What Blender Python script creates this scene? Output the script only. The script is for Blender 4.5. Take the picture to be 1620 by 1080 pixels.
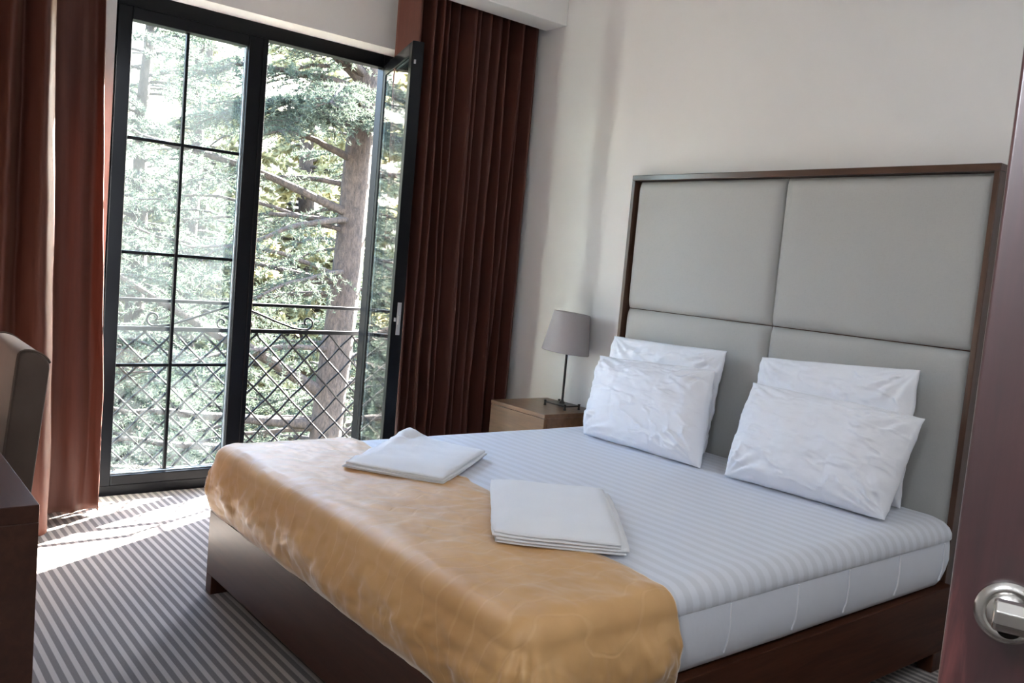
import bpy, bmesh, math, random
import numpy as np
from mathutils import Vector, Matrix, noise
R = math.radians
random.seed(7)
scene = bpy.context.scene
for o in list(bpy.data.objects):
    bpy.data.objects.remove(o)
COL = scene.collection

# ------------------------------------------------------------------ camera
def cam_rot(y, p, r):
    B = np.array([[1, 0, 0], [0, 0, 1], [0, -1, 0]], float)
    cy, sy = math.cos(y), math.sin(y)
    Rz = np.array([[cy, sy, 0], [-sy, cy, 0], [0, 0, 1]])
    cp, sp = math.cos(p), math.sin(p)
    Rx = np.array([[1, 0, 0], [0, cp, sp], [0, -sp, cp]])
    cr, sr = math.cos(r), math.sin(r)
    Rr = np.array([[cr, sr, 0], [-sr, cr, 0], [0, 0, 1]])
    return (Rr @ Rx @ B @ Rz).T
cam_data = bpy.data.cameras.new('camera')
cam = bpy.data.objects.new('camera', cam_data)
COL.objects.link(cam)
rm = cam_rot(-0.682, -0.086, 0.089)
cam.matrix_world = Matrix.Translation((-3.381, -4.509, 1.340)) @ Matrix([list(map(float, q)) for q in rm]).to_4x4()
cam_data.sensor_width = 36
cam_data.lens = 1373.35 / 1620 * 36
cam_data.clip_start = 0.05
cam_data.clip_end = 400
scene.camera = cam

# ------------------------------------------------------------------ world, sun, exposure
SUN_DIR = Vector((-1.60, -0.877, -1.0)).normalized()      # travel of the light
SKY_STRENGTH = 0.85
SUN_STRENGTH = 45.0
EXPOSURE = 2.45
CEILING_FILL = 6.2  # strength of the ceiling fill added to brighten the room
WALL_FILL = 25.0  # strength of the wall fill added beside the camera
world = bpy.data.worlds.new('world')
scene.world = world
world.use_nodes = True
wn = world.node_tree.nodes
wl = world.node_tree.links
sky = wn.new('ShaderNodeTexSky')
sky.sky_type = 'NISHITA'
sky.sun_disc = False
sky.sun_elevation = math.asin(-SUN_DIR.z)
sky.sun_rotation = math.atan2(-SUN_DIR.x, -SUN_DIR.y)
sky.air_density = 1.0
sky.dust_density = 0.8
sky.ozone_density = 1.0
wl.new(sky.outputs[0], wn['Background'].inputs[0])
wn['Background'].inputs[1].default_value = SKY_STRENGTH
sun_data = bpy.data.lights.new('sun', 'SUN')
sun_data.energy = SUN_STRENGTH
sun_data.angle = R(0.55)
sun_data.color = (1.0, 0.96, 0.90)
sun = bpy.data.objects.new('sun', sun_data)
COL.objects.link(sun)
sun.rotation_euler = SUN_DIR.to_track_quat('-Z', 'Y').to_euler()
sun.location = (12, 7, 8)
vs = scene.view_settings
vs.view_transform = 'Standard'
vs.look = 'None'
vs.gamma = 1.0
vs.exposure = EXPOSURE
vs.use_curve_mapping = False
cy_ = scene.cycles
cy_.use_denoising = True
cy_.max_bounces = 12
cy_.diffuse_bounces = 6
cy_.glossy_bounces = 5
cy_.transmission_bounces = 6
cy_.transparent_max_bounces = 24
cy_.sample_clamp_indirect = 8.0
cy_.caustics_reflective = False
cy_.caustics_refractive = False

# ------------------------------------------------------------------ helpers
def empty(name, loc, parent=None):
    e = bpy.data.objects.new(name, None)
    e.location = loc
    e.empty_display_size = 0.1
    COL.objects.link(e)
    if parent:
        attach(e, parent)
    return e
def attach(o, parent):
    o.parent = parent
    p = parent.location.copy() if parent.type == 'EMPTY' else Vector((0, 0, 0))
    o.matrix_parent_inverse = Matrix.Translation(-p)
def mk(name, verts, faces, mat, parent=None, smooth=False, bevel=0, seg=2, solid=0, local=False, sharp=None):
    me = bpy.data.meshes.new(name)
    me.from_pydata([tuple(v) for v in verts], [], faces)
    me.update()
    return mko(name, me, mat, parent, smooth, bevel, seg, solid, local, sharp)
def mko(name, me, mat, parent=None, smooth=False, bevel=0, seg=2, solid=0, local=False, sharp=None):
    o = bpy.data.objects.new(name, me)
    if mat:
        me.materials.append(mat)
    COL.objects.link(o)
    if smooth or bevel:
        me.polygons.foreach_set('use_smooth', [True] * len(me.polygons))
    if sharp:
        me.set_sharp_from_angle(angle=R(sharp))
    if solid:
        m = o.modifiers.new('s', 'SOLIDIFY')
        m.thickness = solid
        m.offset = 0
    if bevel:
        m = o.modifiers.new('b', 'BEVEL')
        m.width = bevel
        m.segments = seg
        m.limit_method = 'ANGLE'
        m.harden_normals = True
    if parent:
        if local:
            o.parent = parent
        else:
            attach(o, parent)
    return o
BF = [(0, 3, 2, 1), (4, 5, 6, 7), (0, 1, 5, 4), (1, 2, 6, 5), (2, 3, 7, 6), (3, 0, 4, 7)]
def boxv(x0, x1, y0, y1, z0, z1):
    return [(x0, y0, z0), (x1, y0, z0), (x1, y1, z0), (x0, y1, z0), (x0, y0, z1), (x1, y0, z1), (x1, y1, z1), (x0, y1, z1)]
def boxes(bl, xf=None):
    v, f = [], []
    for b in bl:
        n = len(v)
        q = boxv(*b)
        v += [xf(Vector(p)) for p in q] if xf else q
        f += [tuple(i + n for i in t) for t in BF]
    return v, f
def box(name, b, mat, parent=None, bevel=0.003, seg=2, xf=None):
    if not isinstance(b[0], (tuple, list)):
        b = [b]
    v, f = boxes(b, xf)
    return mk(name, v, f, mat, parent, bevel=bevel, seg=seg)
def tube_data(path, rad, n=8, cap=True):
    path = [Vector(p) for p in path]
    v, f = [], []
    up = Vector((0, 0, 1))
    prev = None
    for i, p in enumerate(path):
        t = (path[min(i + 1, len(path) - 1)] - path[max(i - 1, 0)])
        t.normalize()
        if prev is None:
            a = Vector((1, 0, 0)) if abs(t.x) < .8 else Vector((0, 1, 0))
            u = t.cross(a).normalized()
        else:
            u = (prev - t * prev.dot(t)).normalized()
        prev = u
        w = t.cross(u)
        r = rad[i] if isinstance(rad, (list, tuple)) else rad
        for k in range(n):
            a = 2 * math.pi * k / n
            v.append(p + (u * math.cos(a) + w * math.sin(a)) * r)
    for i in range(len(path) - 1):
        for k in range(n):
            k2 = (k + 1) % n
            f.append((i * n + k, i * n + k2, (i + 1) * n + k2, (i + 1) * n + k))
    if cap:
        f.append(tuple(range(n - 1, -1, -1)))
        f.append(tuple(range((len(path) - 1) * n, len(path) * n)))
    return v, f
def tube(name, path, rad, mat, parent=None, n=8, local=False):
    v, f = tube_data(path, rad, n)
    return mk(name, v, f, mat, parent, smooth=True, local=local, sharp=50)
def grid_faces(nu, nv, off=0, flip=False):
    f = []
    for i in range(nu - 1):
        for j in range(nv - 1):
            q = (off + i * nv + j, off + (i + 1) * nv + j, off + (i + 1) * nv + j + 1, off + i * nv + j + 1)
            f.append(q[::-1] if flip else q)
    return f
def lathe(name, prof, n, mat, parent=None, xf=None, loc=(0, 0, 0)):
    v, f = [], []
    for r, z in prof:
        for k in range(n):
            a = 2 * math.pi * k / n
            p = Vector((r * math.cos(a), r * math.sin(a), z))
            v.append((xf @ p if xf else p) + Vector(loc))
    for i in range(len(prof) - 1):
        for k in range(n):
            k2 = (k + 1) % n
            f.append((i * n + k, i * n + k2, (i + 1) * n + k2, (i + 1) * n + k))
    return mk(name, v, f, mat, parent, smooth=True, sharp=40)
def tag(o, label=None, cat=None, group=None, kind=None):
    if label: o['label'] = label
    if cat: o['category'] = cat
    if group: o['group'] = group
    if kind: o['kind'] = kind
    return o
def fbm(x, y, z=0.0, s=1.0, o=4):
    return noise.fractal(Vector((x * s, y * s, z * s)), 1.0, 2.0, o)
def smooth01(t):
    t = min(1, max(0, t))
    return t * t * (3 - 2 * t)
def interp(x, pts):
    if x <= pts[0][0]: return pts[0][1]
    for (a, b), (c, d) in zip(pts, pts[1:]):
        if x <= c:
            return b + (d - b) * (x - a) / (c - a)
    return pts[-1][1]

# ------------------------------------------------------------------ materials
class NT:
    def __init__(s, name):
        s.m = bpy.data.materials.new(name)
        s.m.use_nodes = True
        s.n = s.m.node_tree.nodes
        s.l = s.m.node_tree.links
        s.b = s.n['Principled BSDF']
        s.out = s.n['Material Output']
        s._c = None
    def co(s):
        if not s._c:
            s._c = s.n.new('ShaderNodeTexCoord')
        return s._c.outputs['Object']
    def mapping(s, scale=(1, 1, 1), rot=(0, 0, 0), src=None):
        m = s.n.new('ShaderNodeMapping')
        m.inputs['Scale'].default_value = scale
        m.inputs['Rotation'].default_value = rot
        s.l.new(src or s.co(), m.inputs['Vector'])
        return m.outputs[0]
    def noise(s, scale, detail=4, rough=.5, vec=None, dist=0):
        t = s.n.new('ShaderNodeTexNoise')
        t.inputs['Scale'].default_value = scale
        t.inputs['Detail'].default_value = detail
        t.inputs['Roughness'].default_value = rough
        t.inputs['Distortion'].default_value = dist
        s.l.new(vec or s.co(), t.inputs['Vector'])
        return t.outputs['Fac']
    def ramp(s, fac, stops):
        r = s.n.new('ShaderNodeValToRGB')
        e = r.color_ramp.elements
        while len(e) < len(stops):
            e.new(.5)
        for q, (p, c) in zip(e, stops):
            q.position = p
            q.color = (*c, 1) if len(c) == 3 else c
        s.l.new(fac, r.inputs[0])
        return r.outputs[0]
    def math(s, op, a, b=None, c=None):
        m = s.n.new('ShaderNodeMath')
        m.operation = op
        for i, x in enumerate((a, b, c)):
            if x is None: continue
            if isinstance(x, (int, float)): m.inputs[i].default_value = x
            else: s.l.new(x, m.inputs[i])
        return m.outputs[0]
    def mix(s, fac, a, b, mode='MIX'):
        m = s.n.new('ShaderNodeMix')
        m.data_type = 'RGBA'
        m.blend_type = mode
        for i, x in ((0, fac), (6, a), (7, b)):
            if isinstance(x, (int, float)): m.inputs[i].default_value = x
            elif isinstance(x, tuple): m.inputs[i].default_value = (*x, 1)
            else: s.l.new(x, m.inputs[i])
        return m.outputs[2]
    def bump(s, h, strength=.2, dist=.01, prev=None):
        b = s.n.new('ShaderNodeBump')
        b.inputs['Strength'].default_value = strength
        b.inputs['Distance'].default_value = dist
        s.l.new(h, b.inputs['Height'])
        if prev: s.l.new(prev, b.inputs['Normal'])
        s.l.new(b.outputs[0], s.b.inputs['Normal'])
        return b.outputs[0]
    def sep(s, vec=None):
        x = s.n.new('ShaderNodeSeparateXYZ')
        s.l.new(vec or s.co(), x.inputs[0])
        return x.outputs
    def set(s, **k):
        for a, v in k.items():
            i = s.b.inputs[a.replace('_', ' ')]
            if hasattr(v, 'is_linked') or hasattr(v, 'links'): s.l.new(v, i)
            elif isinstance(v, tuple): i.default_value = (*v, 1) if len(v) == 3 else v
            else: i.default_value = v
        return s

def simple(name, col, rough=.5, metal=0, spec=.5):
    t = NT(name)
    t.set(Base_Color=col, Roughness=rough, Metallic=metal)
    t.b.inputs['Specular IOR Level'].default_value = spec
    return t.m

def wood(name, c1, c2, axis='x', rough=.35, scale=1.0, coat=0.0, spec=.5):
    t = NT(name)
    sc = {'x': (1.2, 14, 14), 'y': (14, 1.2, 14), 'z': (14, 14, 1.2)}[axis]
    v = t.mapping(tuple(q * scale for q in sc))
    n1 = t.noise(2.2, 6, .6, v, .6)
    n2 = t.noise(9, 3, .6, v)
    c = t.ramp(n1, [(.3, c1), (.7, c2)])
    c = t.mix(t.math('MULTIPLY', n2, .35), c, tuple(q * .55 for q in c1))
    t.set(Base_Color=c, Roughness=rough)
    t.b.inputs['Coat Weight'].default_value = coat
    t.b.inputs['Specular IOR Level'].default_value = spec
    t.b.inputs['Coat Roughness'].default_value = .15
    t.bump(n2, .08, .002)
    return t.m

M = {}
# wall paper: warm off-white with a fine fleck relief
t = NT('wallpaper'); n = t.noise(260, 3, .7); n2 = t.noise(2.0, 3)
v = t.mapping((160, 160, 60)); n3 = t.noise(1.0, 2, .5, v)
t.set(Base_Color=t.mix(n2, (.74, .725, .705), (.78, .765, .75)), Roughness=.75)
t.bump(t.math('ADD', t.math('MULTIPLY', n, .5), n3), .35, .0015); M['wall'] = t.m
t = NT('ceiling_paint'); n = t.noise(120, 3)
t.set(Base_Color=(.83, .82, .80), Roughness=.8); t.bump(n, .08, .001); M['ceiling'] = t.m
t = NT('white_render'); n = t.noise(60, 4); t.set(Base_Color=(.82, .80, .76), Roughness=.85); t.bump(n, .3, .004); M['render'] = t.m
# striped carpet
t = NT('carpet'); s = t.sep()
w = t.math('PINGPONG', t.math('ADD', s[0], t.math('MULTIPLY', t.noise(14, 2), .0012)), .0176)
edge = t.ramp(t.math('DIVIDE', w, .0176), [(.48, (0, 0, 0)), (.60, (1, 1, 1))])
fl = t.noise(420, 2, .8); fl2 = t.noise(4, 3)
dk = t.mix(fl, (.070, .058, .056), (.155, .132, .124)); lt = t.mix(fl, (.33, .29, .262), (.52, .46, .42))
c = t.mix(edge, dk, lt); c = t.mix(t.math('MULTIPLY', fl2, .25), c, (.2, .185, .17))
t.set(Base_Color=c, Roughness=.95); t.b.inputs['Specular IOR Level'].default_value = .15
t.b.inputs['Sheen Weight'].default_value = .25
t.bump(fl, .5, .004); M['carpet'] = t.m
M['bedwood'] = wood('walnut_bed', (.042, .0125, .006), (.082, .027, .013), 'y', .36, 1, 0, .35)
M['bedwood_x'] = wood('walnut_bed_side', (.042, .0125, .006), (.082, .027, .013), 'x', .42, 1, 0, .08)
M['bedwood_z'] = wood('walnut_bed_leg', (.042, .0125, .006), (.082, .027, .013), 'z', .36, 1, 0, .3)
M['hbframe'] = wood('walnut_headboard', (.050, .021, .011), (.10, .044, .024), 'y', .32, 1, .2)
M['hbframe_z'] = wood('walnut_headboard_side', (.050, .021, .011), (.10, .044, .024), 'z', .32, 1, .2)
M['nightwood'] = wood('walnut_nightstand', (.125, .056, .024), (.23, .112, .052), 'y', .35, 1, .1)
M['deskwood'] = wood('walnut_desk', (.040, .014, .008), (.075, .028, .016), 'y', .35, 1, .1)
M['legwood'] = wood('chair_leg_wood', (.05, .022, .014), (.09, .04, .024), 'z', .4)
# headboard linen
t = NT('linen_grey'); a = t.noise(1, 2, .6, t.mapping((900, 60, 900))); b = t.noise(1, 2, .6, t.mapping((900, 900, 60)))
h = t.math('ADD', a, b); n2 = t.noise(5, 3)
t.set(Base_Color=t.mix(h, (.305, .300, .284), (.43, .425, .405)), Roughness=.85)
t.b.inputs['Sheen Weight'].default_value = .3; t.b.inputs['Sheen Roughness'].default_value = .5
t.bump(h, .25, .0012); M['linen'] = t.m
# white cotton
def cotton(name, stripes=False, col=(.83, .84, .885)):
    t = NT(name)
    n = t.noise(9, 5, .55); f = t.noise(900, 2)
    c = t.mix(n, col, tuple(q * .97 for q in col))
    rough = .7
    if stripes:
        s = t.sep()
        w = t.math('DIVIDE', t.math('PINGPONG', s[0], .0265), .0265)
        e = t.ramp(w, [(.42, (0, 0, 0)), (.58, (1, 1, 1))])
        c = t.mix(e, c, tuple(q * .86 for q in col))
        rough = t.math('MULTIPLY_ADD', e, -.28, .72)
    t.set(Base_Color=c, Roughness=rough)
    t.b.inputs['Sheen Weight'].default_value = .15
    t.bump(t.math('ADD', t.math('MULTIPLY', n, 1.0), t.math('MULTIPLY', f, .04)), .22, .012)
    return t.m
M['sheet'] = cotton('satin_stripe_cotton', True, (.72, .745, .81))
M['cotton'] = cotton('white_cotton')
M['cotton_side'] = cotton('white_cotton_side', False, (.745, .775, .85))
t = NT('terry'); f = t.noise(520, 3, .8); n = t.noise(12, 4)
t.set(Base_Color=t.mix(n, (.86, .87, .90), (.81, .82, .85)), Roughness=.9); t.b.inputs['Sheen Weight'].default_value = .3
t.bump(t.math('ADD', f, n), .45, .004); M['terry'] = t.m
# gold bedspread
t = NT('gold_velvet'); n = t.noise(3.2, 5, .6); f = t.noise(600, 2)
wv = t.n.new('ShaderNodeTexWave'); wv.wave_type = 'RINGS'; wv.inputs['Scale'].default_value = 4.5
wv.inputs['Distortion'].default_value = 14.0; wv.inputs['Detail'].default_value = 2.0; wv.inputs['Detail Scale'].default_value = .8
t.l.new(t.mapping((1, 1, 1)), wv.inputs['Vector'])
line = t.ramp(wv.outputs['Fac'], [(.0, (1, 1, 1)), (.07, (0, 0, 0))])
c = t.ramp(n, [(.3, (.53, .275, .085)), (.7, (.68, .39, .15))])
c = t.mix(t.math('MULTIPLY', line, .13), c, (.86, .60, .32))
t.set(Base_Color=c, Roughness=.6)
t.b.inputs['Specular IOR Level'].default_value = .5
t.b.inputs['Coat Weight'].default_value = 1.0; t.b.inputs['Coat Roughness'].default_value = .52
t.b.inputs['Sheen Weight'].default_value = 1.0; t.b.inputs['Sheen Roughness'].default_value = .28
t.b.inputs['Sheen Tint'].default_value = (1, .95, .88, 1)
t.bump(t.math('ADD', t.math('MULTIPLY', line, -.35), t.math('ADD', t.math('MULTIPLY', n, .5), t.math('MULTIPLY', f, .05))), .28, .010); M['gold'] = t.m
# curtain
t = NT('curtain_velvet'); n = t.noise(1, 3, .6, t.mapping((90, 90, 4))); f = t.noise(700, 2)
t.set(Base_Color=t.mix(n, (.064, .0165, .0095), (.115, .032, .018)), Roughness=.62)
t.b.inputs['Sheen Weight'].default_value = .15; t.b.inputs['Sheen Roughness'].default_value = .4
t.b.inputs['Sheen Tint'].default_value = (.8, .42, .3, 1)
tr = t.n.new('ShaderNodeBsdfTranslucent'); tr.inputs[0].default_value = (.22, .06, .025, 1)
mx = t.n.new('ShaderNodeMixShader'); mx.inputs[0].default_value = .07
t.l.new(t.b.outputs[0], mx.inputs[1]); t.l.new(tr.outputs[0], mx.inputs[2]); t.l.new(mx.outputs[0], t.out.inputs[0])
t.bump(n, .12, .003); M['curtain'] = t.m
t = NT('taupe_suede'); n = t.noise(8, 5, .6); f = t.noise(500, 2)
t.set(Base_Color=t.mix(n, (.066, .043, .032), (.105, .071, .054)), Roughness=.85); t.b.inputs['Sheen Weight'].default_value = .25; t.b.inputs['Sheen Tint'].default_value = (.9, .75, .65, 1)
t.bump(t.math('ADD', n, t.math('MULTIPLY', f, .1)), .15, .004); M['suede'] = t.m
M['frame'] = simple('anthracite_aluminium', (.004, .0045, .006), .30, 0, .16)
M['spacer'] = simple('pale_spacer', (.55, .66, .74), .3, .6)
M['iron'] = simple('wrought_iron', (.004, .004, .005), .55, 0, .15)
M['lampmetal'] = simple('dark_lamp_metal', (.035, .032, .032), .35, .7)
M['steel'] = simple('brushed_steel', (.62, .60, .57), .24, 1.0)
M['latch'] = simple('silver_latch', (.5, .5, .5), .35, .9)
t = NT('lamp_shade_fabric'); f = t.noise(1, 2, .6, t.mapping((700, 700, 90)))
t.set(Base_Color=t.mix(f, (.36, .33, .325), (.46, .425, .42)), Roughness=.85)
tr = t.n.new('ShaderNodeBsdfTranslucent'); tr.inputs[0].default_value = (.35, .30, .28, 1)
mx = t.n.new('ShaderNodeMixShader'); mx.inputs[0].default_value = .18
t.l.new(t.b.outputs[0], mx.inputs[1]); t.l.new(tr.outputs[0], mx.inputs[2]); t.l.new(mx.outputs[0], t.out.inputs[0])
t.bump(f, .15, .001); M['shade'] = t.m
# door: dark red lacquered wood, worn
t = NT('mahogany_door'); v = t.mapping((26, 26, 2.0)); n1 = t.noise(1.6, 6, .65, v, .5); n2 = t.noise(2.5, 4)
c = t.ramp(n1, [(.30, (.034, .009, .011)), (.55, (.070, .019, .021)), (.70, (.24, .070, .064))])
t.set(Base_Color=c, Roughness=t.math('MULTIPLY_ADD', n2, .2, .22)); t.b.inputs['Coat Weight'].default_value = 1.0; t.b.inputs['Coat IOR'].default_value = 1.8
t.b.inputs['Coat Roughness'].default_value = .30; t.bump(n1, .05, .002); M['door'] = t.m
# window glass: clear with a film of dust that catches the sun
def glassmat(name, dust):
    t = NT(name); N = t.n; L = t.l
    tp = N.new('ShaderNodeBsdfTransparent'); tp.inputs[0].default_value = (.96, .985, .98, 1)
    gl = N.new('ShaderNodeBsdfGlossy'); gl.inputs['Roughness'].default_value = .0
    lw = N.new('ShaderNodeLayerWeight'); lw.inputs['Blend'].default_value = .5
    fr = t.math('MULTIPLY_ADD', t.math('POWER', lw.outputs['Facing'], 5.0), .95, .045)
    mg = N.new('ShaderNodeMixShader'); L.new(fr, mg.inputs[0]); L.new(tp.outputs[0], mg.inputs[1]); L.new(gl.outputs[0], mg.inputs[2])
    ts = N.new('ShaderNodeBsdfTranslucent'); ts.inputs[0].default_value = (.85, .93, .95, 1)
    d = t.math('MULTIPLY', t.ramp(t.noise(2.2, 5, .6), [(.3, (.35, .35, .35)), (.75, (1, 1, 1))]), dust)
    md = N.new('ShaderNodeMixShader'); L.new(d, md.inputs[0]); L.new(mg.outputs[0], md.inputs[1]); L.new(ts.outputs[0], md.inputs[2])
    L.new(md.outputs[0], t.out.inputs[0])
    return t.m
M['glass'] = glassmat('dusty_glass', .008)
M['glass_clear'] = glassmat('clear_glass', .008)
# outdoors
t = NT('cedar_bark'); v = t.mapping((30, 30, 10)); n1 = t.noise(1.0, 6, .75, v, .5); n2 = t.noise(30, 4, .6)
t.set(Base_Color=t.ramp(n1, [(.38, (.018, .012, .009)), (.60, (.066, .044, .033))]), Roughness=.9)
t.bump(t.math('ADD', n1, t.math('MULTIPLY', n2, .3)), .9, .05); M['bark'] = t.m
def leafmat(name, c1, c2, trans):
    t = NT(name); n = t.noise(1.4, 3)
    c = t.mix(n, c1, c2); t.set(Base_Color=c, Roughness=.7); t.b.inputs['Specular IOR Level'].default_value = .12
    tr = t.n.new('ShaderNodeBsdfTranslucent'); t.l.new(c, tr.inputs[0])
    mx = t.n.new('ShaderNodeMixShader'); mx.inputs[0].default_value = trans
    t.l.new(t.b.outputs[0], mx.inputs[1]); t.l.new(tr.outputs[0], mx.inputs[2]); t.l.new(mx.outputs[0], t.out.inputs[0])
    return t.m
M['needle'] = leafmat('cedar_needles', (.050, .066, .047), (.088, .107, .080), .40)
M['leaf'] = leafmat('pale_leaves', (.24, .225, .12), (.36, .335, .19), .5)
t = NT('dry_grass'); n = t.noise(.8, 5); n2 = t.noise(9, 4, .7)
t.set(Base_Color=t.mix(n, t.mix(n2, (.050, .046, .026), (.085, .075, .046)), (.075, .067, .042)), Roughness=.95)
t.bump(n2, .8, .2); M['grass'] = t.m
M['lampglow'] = simple('opal_bulb', (.9, .88, .85), .4)
t = NT('ceiling_fill_opal'); t.set(Base_Color=(.9, .88, .85), Roughness=.4, Emission_Color=(.86, .94, 1.0), Emission_Strength=CEILING_FILL); M['lit'] = t.m  # glow of the added ceiling fill
t = NT('wall_fill_opal'); t.set(Base_Color=(.9, .88, .85), Roughness=.4, Emission_Color=(.86, .92, 1.0), Emission_Strength=WALL_FILL); M['lit_wall_fill'] = t.m  # glow of the added wall fill

# ------------------------------------------------------------------ room shell
XL, XR, YB, YW = -3.75, 0.0, -5.0, -0.08
ZC = 2.95
YO = 0.20                      # outside face of the window wall
WX0, WX1, WZ = -2.305, -0.72, 2.50
tag(box('floor', (XL - .1, XR + .1, YB - 1.4, YO, -.12, 0), M['carpet'], bevel=0), kind='structure')
tag(box('ceiling', (XL - .1, XR + .1, YB - 1.4, YO, ZC, ZC + .12), M['ceiling'], bevel=0), kind='structure')
tag(box('wall_right', (XR, XR + .12, YB - .1, YO, 0, ZC), M['wall'], bevel=0), kind='structure')
tag(box('wall_left', (XL - .12, XL, YB - .1, YO, 0, ZC), M['wall'], bevel=0), kind='structure')
tag(box('wall_window', [(XL, WX0, YW, YO, 0, ZC), (WX1, XR, YW, YO, 0, ZC), (WX0, WX1, YW, YO, WZ, ZC)], M['wall'], bevel=0), kind='structure')
DX0, DX1 = -3.14, -2.26       # doorway behind the camera
tag(box('wall_back', [(XL, DX0, YB - .1, YB, 0, ZC), (DX1, XR, YB - .1, YB, 0, ZC), (DX0, DX1, YB - .1, YB, 2.1, ZC)], M['wall'], bevel=0), kind='structure')
tag(box('wall_corridor', [(XL, XR, YB - 1.4, YB - 1.3, 0, ZC), (XL - .1, XL, YB - 1.4, YB - .1, 0, ZC), (XR, XR + .1, YB - 1.4, YB - .1, 0, ZC)], M['wall'], bevel=0), kind='structure')
tag(box('trim_1', (XL, XR, -.59, -.405, 2.748, ZC), M['ceiling'], bevel=.004), 'white boxed pelmet hiding the curtain track above the window', kind='structure')
tag(box('trim_2', (WX0 - .25, WX1 + .3, YO - .04, YO + .22, -.16, -.02), M['render'], bevel=.006), 'pale ledge outside the window below the railing', kind='structure')

# ------------------------------------------------------------------ window
win = empty('window_1', ((WX0 + WX1) / 2, .115, 0))
tag(win, 'tall dark framed french window with its right leaf swung open', kind='structure')
fy0, fy1 = .08, .15
XJL, XS, XA, XO, XJR = -2.262, -1.535, -1.507, -.80, WX1
box('jamb', (WX0, XJL, fy0, fy1, 0, WZ), M['frame'], win, .004)
box('jamb', (XO, XJR, fy0, fy1, 0, WZ), M['frame'], win, .004)
box('head', (XJL, XO, fy0, fy1, 2.425, WZ), M['frame'], win, .004)
box('threshold', (XJL, XO, fy0, fy1, 0, .055), M['frame'], win, .004)
box('astragal', (XS, XA, fy0 - .012, fy1, .055, 2.425), M['frame'], win, .004)
# fixed left leaf
ls = empty('sash', ((XJL + XS) / 2, .11, .055), win)
GX0, GX1, GZ0, GZ1 = -2.193, -1.612, .108, 2.366
sy0, sy1 = fy0 - .012, fy1 - .008
box('stile', (XJL, GX0, sy0, sy1, .055, 2.425), M['frame'], ls, .005)
box('stile', (GX1, XS, sy0, sy1, .055, 2.425), M['frame'], ls, .005)
box('rail', (GX0, GX1, sy0, sy1, .055, GZ0), M['frame'], ls, .005)
box('rail', (GX0, GX1, sy0, sy1, GZ1, 2.425), M['frame'], ls, .005)
zs = [GZ0, .669, 1.241, 1.805, GZ1]
xm = -1.918
box('muntin', (xm - .008, xm + .008, .098, .122, GZ0, GZ1), M['frame'], ls, .002)
for z in zs[1:-1]:
    box('muntin', (GX0, xm - .008, .099, .121, z - .008, z + .008), M['frame'], ls, .002)
    box('muntin', (xm + .008, GX1, .099, .121, z - .008, z + .008), M['frame'], ls, .002)
box('spacer', (GX1 - .010, GX1, .092, .097, GZ0, GZ1), M['spacer'], ls, .001)
box('spacer', (GX0, GX0 + .005, .092, .097, GZ0, GZ1), M['spacer'], ls, .001)
box('spacer', (GX0 + .005, GX1 - .010, .092, .097, GZ0, GZ0 + .008), M['spacer'], ls, .001)
for i in range(4):
    for a, b in ((GX0, xm), (xm, GX1)):
        box('pane', (a + .004, b - .004, .107, .113, zs[i] + .004, zs[i + 1] - .004), M['glass'], ls, 0)
# open right leaf
ang = R(180 + 71.5)
cd, sd = math.cos(ang), math.sin(ang)
HX, HY = -.800, .078
def leaf(p):          # x along the leaf from the hinge, y through its thickness (outside face at 0)
    return Vector((HX + p.x * cd + p.y * sd * 1.0, HY + p.x * sd - p.y * cd * 1.0, p.z))
LW = .715
rs = empty('sash', (HX, HY, .05), win)
T0, T1 = -.062, .0
def lbox(n, b, m, bev=.004):
    return box(n, b, m, rs, bev, xf=leaf)
ST = .062
# leaf() turns +y of the leaf towards -x of the room (the outside face looks left)
lbox('stile', (0, ST, T0, T1, .06, 2.435), M['frame'])
lbox('stile', (LW - ST, LW, T0, T1, .06, 2.435), M['frame'])
lbox('rail', (ST, LW - ST, T0, T1, .06, .125), M['frame'])
lbox('rail', (ST, LW - ST, T0, T1, 2.37, 2.435), M['frame'])
lbox('spacer', (ST, ST + .008, -.022, -.013, .125, 2.37), M['spacer'], .001)
lbox('spacer', (LW - ST - .008, LW - ST, -.022, -.013, .125, 2.37), M['spacer'], .001)
lbox('spacer', (ST + .008, LW - ST - .008, -.022, -.013, 2.362, 2.37), M['spacer'], .001)
lbox('pane', (ST, LW - ST, -.011, -.005, .125, 2.37), M['glass_clear'], 0)
lbox('pane', (ST, LW - ST, -.030, -.024, .125, 2.37), M['glass_clear'], 0)
lbox('latch_plate', (LW, LW + .004, -.047, -.026, .93, 1.10), M['latch'], .001)
lbox('latch_bolt', (LW + .004, LW + .016, -.041, -.031, .985, 1.035), M['latch'], .002)
for z in (2.32, 1.0, .3):
    lbox('striker', (LW, LW + .008, -.022, -.012, z, z + .02), M['latch'], .001)
for z in (.35, 2.1):
    v, f = tube_data([(HX + .012, HY - .012, z), (HX + .012, HY - .012, z + .09)], .009, 10)
    mk('hinge', v, f, M['frame'], rs, smooth=True, sharp=40)

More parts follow.
